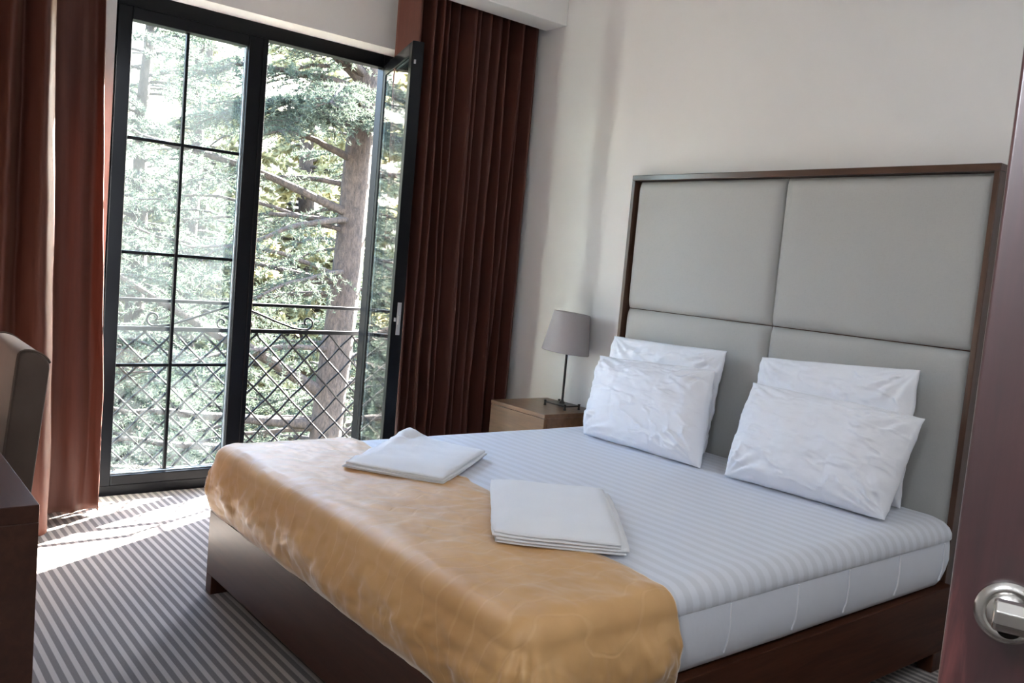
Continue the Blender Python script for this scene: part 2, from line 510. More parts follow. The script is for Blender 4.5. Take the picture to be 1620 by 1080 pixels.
# ------------------------------------------------------------------ railing
RY = .30
rail = empty('balcony_railing', (-1.51, RY, 0))
tag(rail, 'black wrought iron balcony railing with diamond lattice and scrolls outside the window', 'railing')
RX0, RX1 = -2.32, -.70
zt, zm, zb = .99, .838, .06
box('top_rail', (RX0 - .03, RX1 + .03, RY - .018, RY + .018, zt - .008, zt + .010), M['iron'], rail, .003)
box('mid_rail', (RX0 + .009, RX1 - .009, RY - .014, RY + .014, zm - .012, zm + .012), M['iron'], rail, .003)
box('bottom_rail', (RX0 + .009, RX1 - .009, RY - .014, RY + .014, zb - .012, zb + .012), M['iron'], rail, .003)
for x in (RX0, RX1):
    box('post', (x - .010, x + .010, RY - .010, RY + .010, -.02, zt - .008), M['iron'], rail, .002)
    box('wall_bracket', (x - .008, x + .008, YO, RY - .010, .88, .90), M['iron'], rail, .002)
def lattice():
    sp = .155
    W, H = RX1 - RX0 - .02, zm - zb - .024
    xa, za = RX0 + .01, zb + .012
    for fam in (0, 1):
        k = -int(H / sp) - 1
        while k * sp < W:
            c = k * sp + (.03 if fam == 0 else .075)
            # line x = c + s (fam 0) rising right, or mirrored
            s0, s1 = max(0, -c), min(H, W - c)
            if s1 - s0 > .04:
                pts = []
                N = max(4, int((s1 - s0) / .0194))
                for i in range(N + 1):
                    s = s0 + (s1 - s0) * i / N
                    x = c + s if fam == 0 else W - (c + s)
                    wv = .0055 * math.cos(math.pi * (2 * s + c) / sp) * (1 if fam == 0 else -1)
                    pts.append((xa + x, RY + wv + (.004 if fam == 0 else -.004), za + s))
                tube('lattice_rod', pts, .0064, M['iron'], rail, 6)
            k += 1
lattice()
def scroll(sgn):
    xc = -1.51
    pts = [(xc + sgn * .03, RY, .975), (xc + sgn * .12, RY, .945), (xc + sgn * .25, RY, .896), (xc + sgn * .36, RY, .860), (xc + sgn * .42, RY, .853)]
    cx, cz, r = xc + sgn * .445, .895, .043
    for i in range(1, 27):
        a = -math.pi / 2 - .45 + i * .235
        rr = r * (1 - .026 * i)
        pts.append((cx + sgn * rr * math.cos(a), RY, cz + rr * math.sin(a)))
    tube('scroll', pts, .0062, M['iron'], rail, 7)
    pts = []
    for i in range(22):
        a = -math.pi * .5 + i * .24
        rr = .030 * (1 - .028 * i)
        pts.append((xc + sgn * (.075 + rr * math.cos(a)), RY, .880 + rr * math.sin(a)))
    tube('scroll', pts, .0055, M['iron'], rail, 7)
scroll(1); scroll(-1)

# ------------------------------------------------------------------ curtains
def curtain(name, path_top, path_bot, z0, z1, label, sub=10, nz=70, hemz=None, seed=0):
    def cr(P, n):
        out = []
        P = [Vector((p[0], p[1], 0)) for p in P]
        Q = [P[0] * 2 - P[1]] + P + [P[-1] * 2 - P[-2]]
        for i in range(1, len(Q) - 2):
            for k in range(n):
                t_ = k / n
                a, b, c, d = Q[i - 1], Q[i], Q[i + 1], Q[i + 2]
                out.append(.5 * ((2 * b) + (c - a) * t_ + (2 * a - 5 * b + 4 * c - d) * t_ ** 2 + (3 * b - a - 3 * c + d) * t_ ** 3))
        out.append(P[-1])
        return out
    A, B = cr(path_top, sub), cr(path_bot, sub)
    v = []
    for i in range(len(A)):
        for j in range(nz):
            tz = j / (nz - 1)
            e = smooth01(tz)
            p = A[i] * (1 - e) + B[i] * e
            w = .012 * fbm(i * .05 + seed, tz * 3.0, seed, 1.0, 3) * (0.3 + tz)
            w2 = .010 * fbm(i * .11 + seed, tz * 7.0, seed + 4, 1.0, 2) * tz
            zz = z1 + (z0 - z1) * tz
            v.append((p.x + w2, p.y + w, zz + (.01 * fbm(i * .12, 0, seed, 1, 2) + .008 if j == nz - 1 else 0)))
    o = mk(name, v, grid_faces(len(A), nz), M['curtain'], smooth=True, solid=.004)
    return tag(o, label, 'curtain', 'brown velvet curtains at the window')
random.seed(3)
def pleats(x0, x1, n, yc, amp, jit, seed):
    rnd = random.Random(seed)
    P = []
    for i in range(2 * n + 1):
        x = x0 + (x1 - x0) * i / (2 * n) + (rnd.uniform(-jit, jit) if 0 < i < 2 * n else 0)
        P.append((x, yc + amp * (1 if i % 2 else -1) * rnd.uniform(.35, 1.1)))
    return P
curtain('window_curtain', [(-.890, -.19)] + pleats(-.850, -.035, 12, -.30, .095, .020, 5), [(-.840, -.19)] + pleats(-.80, -.06, 12, -.31, .100, .020, 9), .02, 2.90,
        'dark brown velvet curtain hanging behind the open window leaf, beside the lamp', seed=2)
LT = [(-3.70, -.28), (-3.60, -.20), (-3.50, -.36), (-3.42, -.22), (-3.34, -.38), (-3.26, -.23), (-3.18, -.39), (-3.10, -.24), (-3.03, -.40), (-2.96, -.25), (-2.89, -.40), (-2.83, -.27), (-2.77, -.42), (-2.715, -.30), (-2.66, -.44), (-2.615, -.35), (-2.590, -.19), (-2.53, -.15), (-2.46, -.17), (-2.41, -.145), (-2.385, -.185)]
LB = [(-3.70, -.28), (-3.60, -.18), (-3.50, -.36), (-3.42, -.20), (-3.34, -.40), (-3.26, -.21), (-3.18, -.41), (-3.10, -.22), (-3.03, -.42), (-2.96, -.24), (-2.90, -.41), (-2.84, -.26), (-2.78, -.43), (-2.71, -.34), (-2.645, -.48), (-2.575, -.44), (-2.545, -.24), (-2.50, -.18), (-2.42, -.20), (-2.36, -.175), (-2.315, -.215)]
curtain('window_curtain', LT, LB, .015, 2.90, 'dark brown velvet curtain behind the taupe chair, one fold lit by the sun', seed=11)

# ------------------------------------------------------------------ headboard
HY0, HY1, HZ = -1.316, -3.122, 1.862
hb = empty('headboard', (-.04, (HY0 + HY1) / 2, 0))
tag(hb, 'tall grey linen upholstered headboard in a thin walnut frame', 'headboard')
FW = .022
box('top_rail', (-.085, 0, HY1, HY0, HZ - .028, HZ), M['hbframe'], hb, .003)
box('side_rail', (-.085, 0, HY0 - FW, HY0, 0, HZ - .028), M['hbframe_z'], hb, .003)
box('side_rail', (-.085, 0, HY1, HY1 + FW, 0, HZ - .028), M['hbframe_z'], hb, .003)
box('back_board', (-.03, 0, HY1 + FW, HY0 - FW, .05, HZ - .028), M['bedwood_z'], hb, 0)
HS, HM = 1.178, (HY0 + HY1) / 2
def panel(y0, y1, z0, z1):
    nu, nv = 40, 40
    v = []
    for i in range(nu):
        for j in range(nv):
            a, b = i / (nu - 1), j / (nv - 1)
            # cluster samples towards the edges
            a = .5 - .5 * math.cos(math.pi * a); b = .5 - .5 * math.cos(math.pi * b)
            y, z = y0 + (y1 - y0) * a, z0 + (z1 - z0) * b
            d = min(y - y0, y1 - y); e = min(z - z0, z1 - z)
            def sh(q): return math.sqrt(max(0, 1 - (1 - min(1, q / .05)) ** 2))
            x = -.030 - .040 * (sh(d) * sh(e)) - .006 * math.sin(math.pi * a) * math.sin(math.pi * b)
            v.append((x, y, z))
    return mk('upholstered_panel', v, grid_faces(nu, nv, flip=True), M['linen'], hb, smooth=True)
ya, yb = HY1 + FW, HY0 - FW
for (y0, y1) in ((HM + .002, yb), (ya, HM - .002)):
    panel(y0, y1, HS + .002, HZ - .029)
    panel(y0, y1, .30, HS - .002)

# ------------------------------------------------------------------ bed
BX, BY0, BY1 = -2.187, -3.156, -1.307
RT, RB = .316, .072
bed = empty('bed_frame', (-1.14, (BY0 + BY1) / 2, 0))
tag(bed, 'dark walnut platform bed frame on short square legs', 'bed')
box('foot_rail', (BX, BX + .035, BY0, BY1, RB, RT), M['bedwood'], bed, .003)
box('side_rail', (BX + .035, -.09, BY0, BY0 + .035, RB, RT), M['bedwood_x'], bed, .003)
box('side_rail', (BX + .035, -.09, BY1 - .035, BY1, RB, RT), M['bedwood_x'], bed, .003)
box('slat_base', (BX + .035, -.09, BY0 + .035, BY1 - .035, .275, .315), M['bedwood_x'], bed, 0)
for x0, x1 in ((BX, BX + .085), (-.18, -.095)):
    box('leg', (x0, x1, BY1 - .055, BY1, 0, RB), M['bedwood_z'], bed, .003)
    box('leg', (x0, x1, BY0, BY0 + .055, 0, RB), M['bedwood_z'], bed, .003)

MT = .566                      # top of the mattress
MX0, MX1, MY0, MY1 = -2.175, -.092, -3.150, -1.318
mat_ = empty('mattress', ((MX0 + MX1) / 2, (MY0 + MY1) / 2, .318))
tag(mat_, 'thick mattress in white cotton with a satin stripe top on the bed', 'mattress')
def rounded_slab(z_list, inset_list, nx=90, ny=80, rc=.07):
    """closed rings round a rounded rectangle"""
    ring = []
    def corner(cx, cy, a0):
        return [(cx + rc * math.cos(a0 + k * math.pi / 16), cy + rc * math.sin(a0 + k * math.pi / 16)) for k in range(9)]
    pts = corner(MX1 - rc, MY1 - rc, 0) + corner(MX0 + rc, MY1 - rc, math.pi / 2) + corner(MX0 + rc, MY0 + rc, math.pi) + corner(MX1 - rc, MY0 + rc, 1.5 * math.pi)
    # densify
    out = []
    for i, p in enumerate(pts):
        q = pts[(i + 1) % len(pts)]
        d = math.dist(p, q)
        n = max(1, int(d / .04))
        for k in range(n):
            out.append((p[0] + (q[0] - p[0]) * k / n, p[1] + (q[1] - p[1]) * k / n))
    return out
ring = rounded_slab(None, None)
cxm, cym = (MX0 + MX1) / 2, (MY0 + MY1) / 2
def ringpt(p, inset, z):
    dx, dy = p[0] - cxm, p[1] - cym
    hx, hy = (MX1 - MX0) / 2, (MY1 - MY0) / 2
    return (cxm + dx * (1 - inset / hx), cym + dy * (1 - inset / hy), z)
def loft(levels, name, mat, parent, wob=0.0, closed_top=False):
    v, f = [], []
    n = len(ring)
    for (ins, z) in levels:
        for p in ring:
            q = ringpt(p, ins, z)
            if wob:
                w = wob * fbm(q[0], q[1], q[2] * 2, 3.0, 3)
                dx, dy = p[0] - cxm, p[1] - cym
                l = math.hypot(dx, dy)
                q = (q[0] + dx / l * w, q[1] + dy / l * w, q[2] + w * .4)
            v.append(q)
    for i in range(len(levels) - 1):
        for k in range(n):
            k2 = (k + 1) % n
            f.append((i * n + k, i * n + k2, (i + 1) * n + k2, (i + 1) * n + k))
    return v, f
# plain side boxing
v, f = loft([(.30, .319), (.03, .319), (.020, .325), (.009, .345), (.002, .38), (-.003, .42), (0, .47), (.003, .500)], '', None, None, .006)
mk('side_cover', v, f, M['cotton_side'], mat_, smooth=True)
# striped top: hem on the side, round shoulder, flat top as a grid
v, f = loft([(.001, .492), (-.002, .497), (-.001, .515), (.006, .533), (.020, .550), (.040, .561), (.065, MT)], '', None, None, .003)
nt = len(ring)
nv0 = len(v)
me_in = []
K = 40
for k in range(1, K + 1):
    s = 1 - k / K
    for p in v[nv0 - nt:nv0]:
        x, y = cxm + (p[0] - cxm) * s, cym + (p[1] - cym) * s
        me_in.append((x, y, MT + .004 * fbm(x, y, 0, 2.2, 4) * min(1, k / 4) + .003 * smooth01(k / 10)))
v = list(v) + me_in
base = nv0 - nt
for i in range(K):
    for k in range(nt):
        k2 = (k + 1) % nt
        f.append((base + i * nt + k, base + i * nt + k2, base + (i + 1) * nt + k2, base + (i + 1) * nt + k))
mk('striped_top', v, f, M['sheet'], mat_, smooth=True)
# seams: hem piping and vertical joints in the side boxing
for x in (-.20, -.52, -.84, -1.12, -1.44, -1.9):
    for y, s in ((MY0, -1), (MY1, 1)):
        tube('side_seam', [(x, y - s * .004, .350), (x + .004, y + s * .002, .385), (x + .003, y + s * .004, .43), (x, y + s * .002, .49)], .0030, M['cotton'], mat_, 6)

# ------------------------------------------------------------------ gold bedspread across the foot
EDGE = [(-3.6, -1.70), (-3.10, -1.692), (-2.85, -1.672), (-2.5, -1.613), (-2.27, -1.562), (-2.08, -1.556), (-1.83, -1.606), (-1.59, -1.633), (-1.43, -1.618), (-1.0, -1.62)]
def bedspread():
    top = MT + .010
    X0, Y0, Y1 = MX0 + .055, MY0 + .050, MY1 - .050     # flat top limits
    rr = .062
    na, nb = 120, 190
    HANG = .097 + .212
    b0, b1 = Y0 - HANG, Y1 + HANG
    v = []
    for j in range(nb):
        b = b0 + (b1 - b0) * j / (nb - 1)
        edge = interp(b, EDGE) + .012 * fbm(b, 3.1, 0, 4, 3)
        hang = HANG
        for i in range(na):
            a = edge + (X0 - hang - edge) * (i / (na - 1))
            qx, qy = max(a, X0), min(max(b, Y0), Y1)
            dx, dy = a - qx, b - qy
            d = math.hypot(dx, dy)
            x, y, z = qx, qy, top
            if d > 1e-6:
                ux, uy = dx / d, dy / d
                q = math.pi / 2 * rr
                d_ = max(abs(dx), abs(dy))
                if d_ < q:
                    th = d_ / rr
                    ho, dz = rr * math.sin(th), rr * (1 - math.cos(th))
                else:
                    ho, dz = rr, rr + (d_ - q)
                sag = max(0, d_ - q)
                sn = sag / (HANG - q)                    # 0 at the shoulder, 1 at the tucked hem
                tang = b if abs(ux) > abs(uy) else a
                cornerness = 1 - abs(abs(ux) - abs(uy))
                bulge = math.sin(math.pi * min(1, sn * .93 + .07))
                fold = .010 * fbm(a * .6, b * .6, 5.0, 6.0, 3) + .013 * abs(fbm(a * 1.0 + .35 * b, b * .55, 8.0, 9.0, 4)) + .006 * fbm(a, b, 11.0, 26, 3) + .009 * math.sin(tang * 17 + 6 * sn + 2.2 * math.sin(tang * 4.1)) * sn
                fold += cornerness * .016 * math.sin(math.atan2(uy, ux) * 16 + 2 * sn)
                ho += .006 + .030 * bulge + fold * bulge - .012 * smooth01((sn - .8) / .2)
                dz += .006 * fbm(tang, 4.0, 0, 6, 2) * sn
                x, y, z = qx + ux * ho, qy + uy * ho, top - dz
            z += (.006 * fbm(a, b, 1.0, 5, 4) + .0035 * fbm(a, b, 7.0, 16, 4)) * (1 if d < .02 else .3)
            if i < 6: z -= .006 * (1 - i / 6.0)
            # long soft wrinkles near the loose edge
            e = a - edge
            z += .008 * max(0, math.sin(e * 60 + 5 * fbm(a, b, 2.0, 2.5, 2))) * math.exp(-abs(e) / .10) * (1 if d < .02 else 0) * smooth01((b + 2.6) / .5)
            z = max(z, MT + .004) if d < .001 else z
            v.append((x, y, z))
    o = mk('bedspread', v, grid_faces(nb, na), M['gold'], smooth=True, solid=.005)
    return tag(o, 'gold embroidered bedspread draped over the foot of the bed', 'bedspread')
bedspread()

# ------------------------------------------------------------------ pillows
def pillow(name, bl, br, tl, tr, thick, label, seed, corner=.018):
    """four corner points (bottom-left, bottom-right, top-left, top-right seen from the foot)"""
    bl, br, tl, tr = map(Vector, (bl, br, tl, tr))
    nrm = ((br - bl).cross(tl - bl)).normalized()        # towards the viewer (-x)
    if nrm.x > 0: nrm = -nrm
    N = 96
    v = []
    def P(u, w, side):
        # u,w in 0..1 ; pull the edges in so the corners stand out
        uu, ww = 2 * u - 1, 2 * w - 1
        pin = corner
        U = uu * (1 - pin * (1 - ww ** 2) ** 1 * .55)
        W = ww * (1 - pin * (1 - uu ** 2) * .9)
        u2, w2 = (U + 1) / 2, (W + 1) / 2
        base = (bl * (1 - u2) + br * u2) * (1 - w2) + (tl * (1 - u2) + tr * u2) * w2
        h = (max(0, 1 - abs(uu) ** 3.2) * max(0, 1 - abs(ww) ** 3.0)) ** .55
        h *= 1 + .25 * (-.5 * ww)                       # fuller towards the bottom
        wr = fbm(u * 2.2, w * 2.2, seed, 1.6, 4) * .014
        rid = 1 - abs(fbm(u * 2.6 + 2 * w, w * 3.4 - .6 * u, seed + 3, 1.5, 3)) * 2.2
        wr += .009 * max(0, rid) ** 5 + .0035 * fbm(u, w, seed + 6, 9, 3)
        for cu in (.32, .66):                             # ironed fold lines
            wr -= .0035 * math.exp(-((u - cu - .01 * math.sin(5 * w + seed)) / .012) ** 2)
        wr -= .003 * math.exp(-((w - .52 - .012 * math.sin(4 * u + seed)) / .014) ** 2)
        rad = math.exp(-((uu * .9) ** 2 + (ww * .9) ** 2) * .7)
        # creases running out of the corners
        cr = 0
        for sx in (-1, 1):
            for sw in (-1, 1):
                dx, dw = uu - sx, ww - sw
                r = math.hypot(dx, dw)
                cr += .006 * math.sin(math.atan2(dw, dx) * 17 + seed + 2 * fbm(u, w, seed, 3, 2)) * math.exp(-((r - .42) / .26) ** 2)
        wr2 = abs(fbm(u * 3.5 + seed, w * 2.4, seed + 1, 1.7, 4)) * .008 - .003
        d = (thick / 2) * h + (wr + cr - wr2) * min(1, h * 2)
        hem = .004
        return base + nrm * side * max(d, 0) + nrm * side * hem * .5 + nrm * (.014 * fbm(u * 3, w * 3, seed + 9, 2.2, 2)) * (1 - h)
    for side in (1, -1):
        for i in range(N):
            for j in range(N):
                a = .5 - .5 * math.cos(math.pi * i / (N - 1)); b = .5 - .5 * math.cos(math.pi * j / (N - 1))
                a = .5 * a + .5 * i / (N - 1); b = .5 * b + .5 * j / (N - 1)
                v.append(P(a, b, side))
    f = grid_faces(N, N, 0, True) + grid_faces(N, N, N * N, False)
    # close the rim
    rim = [i * N for i in range(N)] + [(N - 1) * N + j for j in range(1, N)] + [i * N + N - 1 for i in range(N - 2, -1, -1)] + [j for j in range(N - 2, 0, -1)]
    for k in range(len(rim)):
        a, b = rim[k], rim[(k + 1) % len(rim)]
        f.append((a, b, b + N * N, a + N * N))
    o = mk(name, v, f, M['cotton'], smooth=True)
    return tag(o, label, 'pillow', 'white pillows against the headboard')
zt_ = MT + .012
pillow('pillow', (-.235, -1.400, zt_), (-.235, -2.080, zt_), (-.150, -1.362, 1.030), (-.145, -2.072, 1.045), .13,
       'white pillow standing behind another on the lamp side of the bed', 3.0)
pillow('pillow', (-.500, -1.560, zt_ - .002), (-.500, -2.265, zt_), (-.315, -1.440, .935), (-.300, -2.135, .965), .20,
       'white pillow leaning in front on the lamp side of the bed', 8.0)
pillow('pillow', (-.235, -2.300, zt_), (-.235, -2.990, zt_), (-.150, -2.262, 1.045), (-.150, -2.960, 1.090), .13,
       'white pillow standing behind another on the side of the bed near the door', 14.0)
pillow('pillow', (-.500, -2.395, zt_), (-.470, -3.060, zt_), (-.310, -2.350, .945), (-.290, -3.062, .935), .21,
       'white pillow leaning in front on the side of the bed near the door', 21.0)

# ------------------------------------------------------------------ towels
def towel(c, layers, z0, th, label, seed, lift=None, shrink=0.0, off=(0, 0), zfloor=MT + .014):
    """c: four plan corners in order; a folded cloth of several layers"""
    C4 = [Vector((p[0] + off[0], p[1] + off[1], 0)) for p in c]
    ctr = sum(C4, Vector()) / 4
    C4 = [ctr + (p - ctr) * (1 - shrink) for p in C4]
    root = empty('folded_towel', (ctr.x, ctr.y, z0))
    tag(root, label, 'towel', 'folded white towels on the bed')
    rnd = random.Random(seed)
    for k in range(layers):
        zb_ = z0 + th * k
        N, Mv = 30, 30
        v = []
        jx = [(rnd.uniform(-.007, .007), rnd.uniform(-.007, .007)) for _ in range(4)]
        Q = [C4[i] + Vector((jx[i][0], jx[i][1], 0)) for i in range(4)]
        for side in (1, 0):
            for i in range(N):
                for j in range(Mv):
                    u, w = i / (N - 1), j / (Mv - 1)
                    # round the plan corners
                    uu, ww = 2 * u - 1, 2 * w - 1
                    k2 = .030 * (uu * ww) ** 4
                    U, W = (uu * (1 - k2) + 1) / 2, (ww * (1 - k2) + 1) / 2
                    p = (Q[0] * (1 - U) + Q[1] * U) * (1 - W) + (Q[3] * (1 - U) + Q[2] * U) * W
                    ed = min(u, 1 - u, w, 1 - w)
                    rnd_e = math.sqrt(max(0, 1 - (1 - min(1, ed / .03)) ** 2))
                    und = .005 * fbm(p.x, p.y, seed, 7, 3) + .003 * fbm(p.x, p.y, seed + k * 3, 22, 2) * (1 - min(1, ed / .12))
                    L = lift(u, w, p) * ((k + 1) / layers) if lift else 0
                    zc = z0 + (th * k + th * .5)
                    half = th * .5 * (.40 + .62 * rnd_e)
                    slump = .62 + .38 * smooth01(min(u, w, 1 - w, .06 + (1 - u)) / .16)
                    z = zc + (half if side else -half) + (und * (k + side) / layers if k + side else 0) + L * (1 if side else .9 if k else 0)
                    z = zfloor + (z - zfloor) * slump
                    v.append((p.x + .0015 * fbm(p.x, p.y, seed + k, 30, 2), p.y, z))
        f = grid_faces(N, Mv, 0) + grid_faces(N, Mv, N * Mv, True)
        rim = [i * Mv for i in range(N)] + [(N - 1) * Mv + j for j in range(1, Mv)] + [i * Mv + Mv - 1 for i in range(N - 2, -1, -1)] + [j for j in range(Mv - 2, 0, -1)]
        for q in range(len(rim)):
            a, b = rim[q], rim[(q + 1) % len(rim)]
            f.append((b, a, a + N * Mv, b + N * Mv))
        mk('fold_layer', v, f, M['terry'], root, smooth=True)
    return root
def lift1(u, w, p):
    d = math.hypot(u - .12, w - .92)
    return .040 * math.exp(-(d / .20) ** 2) + .030 * abs(fbm(p.x, p.y, 3, 11, 3)) * math.exp(-(math.hypot(u - .1, w - .8) / .5) ** 2)
c1 = [(-1.915, -1.811), (-1.703, -2.138), (-1.268, -1.815), (-1.455, -1.475)]
towel(c1, 2, MT + .016, .0085, 'lower white towel of the rumpled pair nearer the window', 1)
towel(c1, 2, MT + .034, .0080, 'upper white towel with a rumpled corner, on the pair nearer the window', 2, lift1, .015)
c2 = [(-1.925, -2.690), (-1.650, -2.940), (-1.245, -2.450), (-1.560, -2.215)]
towel(c2, 2, MT + .016, .0125, 'lower white towel of the neat square pair in the middle of the bed', 3, off=(.012, -.012))
towel(c2, 2, MT + .042, .0125, 'upper white towel of the neat square pair in the middle of the bed', 4, shrink=.02)

# ------------------------------------------------------------------ nightstand and lamp
NZ, NY0, NY1, NX = .592, -1.184, -.725, -.42
ns = empty('nightstand', (NX / 2, (NY0 + NY1) / 2, 0))
tag(ns, 'small walnut nightstand between the bed and the curtain', 'nightstand')
box('top', (NX, -.005, NY0, NY1, NZ - .022, NZ), M['nightwood'], ns, .002)
box('side_panel', (NX + .02, -.005, NY0, NY0 + .018, .08, NZ - .022), M['nightwood'], ns, .002)
box('side_panel', (NX + .02, -.005, NY1 - .018, NY1, .08, NZ - .022), M['nightwood'], ns, .002)
box('bottom_panel', (NX + .02, -.005, NY0 + .018, NY1 - .018, .08, .10), M['nightwood'], ns, .002)
for z0, z1 in ((.335, NZ - .024), (.085, .331)):
    d = box('drawer', (NX, NX + .02, NY0 + .002, NY1 - .002, z0, z1), M['nightwood'], ns, .002)
    lathe('knob', [(0, -.022), (.010, -.021), (.012, -.016), (.006, -.010), (.005, 0)], 14, M['steel'], d,
          Matrix.Rotation(R(90), 4, 'Y'), (NX, (NY0 + NY1) / 2, z0 + .05))
for x in (NX + .03, -.06):
    for y in (NY0 + .01, NY1 - .05):
        box('leg', (x, x + .04, y, y + .04, 0, .08), M['nightwood'], ns, .002)

lx, ly = -.155, -1.020
lamp = empty('table_lamp', (lx, ly, NZ))
tag(lamp, 'table lamp with a taupe fabric shade on a thin dark pole', 'lamp')
box('base_plate', (lx - .055, lx + .055, ly - .085, ly + .085, NZ + .016, NZ + .024), M['lampmetal'], lamp, .002)
for sx in (-1, 1):
    for sy in (-1, 1):
        lathe('foot', [(.0, 0), (.007, 0), (.008, .003), (.006, .010), (.006, .024), (.009, .030), (0, .033)], 12, M['lampmetal'], lamp, None, (lx + sx * .052, ly + sy * .082, NZ))
lathe('collar', [(.016, 0), (.016, .006), (.009, .012), (.007, .02)], 16, M['lampmetal'], lamp, None, (lx, ly, NZ + .024))
tube('pole', [(lx, ly, NZ + .024), (lx, ly, NZ + .2), (lx, ly, NZ + .40)], .0065, M['lampmetal'], lamp, 12)
tl_ = Matrix.Rotation(R(5.0), 4, Vector((.62, .78, 0)))
sh = lathe('lamp_shade', [(.098, .110), (.100, .112), (.132, -.105), (.130, -.107), (.128, -.105), (.097, .108), (.098, .110)], 48, M['shade'], lamp, tl_, (lx, ly, 1.005))
for k in range(3):
    a = k * 2.094
    tube('shade_spoke', [Vector((lx, ly, NZ + .40)), Vector((lx + .112 * math.cos(a), ly + .112 * math.sin(a), 1.03))], .0018, M['lampmetal'], sh, 6)
lathe('bulb', [(.0, .075), (.018, .068), (.028, .045), (.026, .025), (.014, .0), (.013, -.03)], 16, M['lampglow'], lamp, None, (lx, ly, NZ + .43))

# ------------------------------------------------------------------ desk and chair
DZ = .740
desk = empty('writing_desk', (-3.36, -1.70, 0))
tag(desk, 'dark walnut desk along the left wall', 'desk')
DXF, DY0, DY1 = -2.992, -2.470, -.90
box('desk_top', (XL + .005, DXF, DY0, DY1, DZ - .04, DZ), M['deskwood'], desk, .002)
box('end_panel', (XL + .005, DXF, DY0, DY0 + .04, 0, DZ - .04), M['deskwood'], desk, .002)
box('end_panel', (XL + .005, DXF, DY1 - .04, DY1, 0, DZ - .04), M['deskwood'], desk, .002)
box('back_panel', (XL + .005, XL + .025, DY0 + .04, DY1 - .04, .3, DZ - .04), M['deskwood'], desk, .002)
ch = empty('upholstered_chair', (-3.05, -1.26, 0))
tag(ch, 'taupe suede chair with a thick padded back, tucked in at the desk', 'chair')
CY0, CY1 = -1.500, -1.020
# padded backrest: side profile swept across the width
def backrest():
    prof = []
    # (x,z) front edge up, round top, rear edge down ; reclining towards +x
    def at(s, off):            # s: height 0..1, off: thickness offset
        z = .40 + .56 * s
        x = -2.930 + .052 * s + off
        return x, z
    front = [at(k / 10 * .93, -.005) for k in range(11)]
    back = [at(k / 10 * .88, .092) for k in range(11)][::-1]
    topc = []
    (fx, fz), (bx, bz) = front[-1], back[0]
    for k in range(1, 10):
        a = math.pi * k / 10
        mx, mz = (fx + bx) / 2, (fz + bz) / 2
        hx, hz = (bx - fx) / 2, (bz - fz) / 2
        x = mx - hx * math.cos(a)
        z = mz - hz * math.cos(a) + .040 * math.sin(a) ** .8
        topc.append((x, z))
    prof = front + topc + back
    ys = [CY0 + .0, CY0 + .004, CY0 + .014, CY0 + .03] + [CY0 + .03 + (CY1 - CY0 - .06) * k / 8 for k in range(1, 8)] + [CY1 - .03, CY1 - .014, CY1 - .004, CY1]
    cx = sum(p[0] for p in prof) / len(prof)
    v, f = [], []
    n = len(prof)
    for y in ys:
        d = min(y - CY0, CY1 - y)
        s = 0 if d >= .02 else (1 - math.sqrt(max(0, 1 - (1 - d / .02) ** 2)))
        for (x, z) in prof:
            v.append((x + (cx + .052 * ((z - .4) / .56 - .5) - x) * s * .18, y, z - s * .012 * (1 if z > .9 else 0)))
    for i in range(len(ys) - 1):
        for k in range(n):
            k2 = (k + 1) % n
            f.append((i * n + k, i * n + k2, (i + 1) * n + k2, (i + 1) * n + k))
    f.append(tuple(range(n - 1, -1, -1)))
    f.append(tuple(range((len(ys) - 1) * n, len(ys) * n)))
    b = mk('backrest', v, f, M['suede'], ch, smooth=True, sharp=60)
    # piping along both side seams of the pad
    for y in (CY0 + .003, CY1 - .003):
        tube('piping', [(p[0], y, p[1]) for p in front + topc], .004, M['suede'], b, 6)
backrest()
box('seat', (-3.40, -2.955, CY0 + .01, CY1 - .01, .40, .49), M['suede'], ch, .02, 4)
for x in (-3.38, -2.94):
    for y in (CY0 + .02, CY1 - .06):
        box('leg', (x, x + .04, y, y + .04, 0, .40), M['legwood'], ch, .003)

# ------------------------------------------------------------------ door beside the camera
dF = Vector((-2.597, -4.184, 0)); dd = Vector((.38, -.925, 0)).normalized(); dn = Vector((-.925, -.38, 0)).normalized()
def dxf(p):     # x from the free edge to the hinge, y out of the room face, z up
    return dF + dd * p.x + dn * p.y + Vector((0, 0, p.z))
dr = empty('door_1', tuple(dF + dd * .4))
tag(dr, 'dark red lacquered wooden door standing open beside the headboard', kind='structure')
box('door_leaf', (0, .85, -.042, 0, .008, 2.06), M['door'], dr, .003, xf=dxf)
hz = 1.084
hnd = empty('door_handle', tuple(dF + dd * .046 + Vector((0, 0, hz))), dr)
dm = Matrix((dd, Vector((0, 0, 1)), dn)).transposed().to_4x4()       # local z points out of the door
def dlathe(name, prof, n, mat, par, x, z):
    return lathe(name, prof, n, mat, par, dm, tuple(dF + dd * x + Vector((0, 0, z))))
dlathe('rosette', [(.0265, 0), (.0265, .005), (.0235, .0085), (.020, .0092), (.0175, .0085), (.0160, .0105), (.0110, .012), (.0105, .020)], 40, M['steel'], hnd, .046, hz)
dlathe('neck', [(.0095, .010), (.0092, .030), (.0098, .042)], 24, M['steel'], hnd, .046, hz)
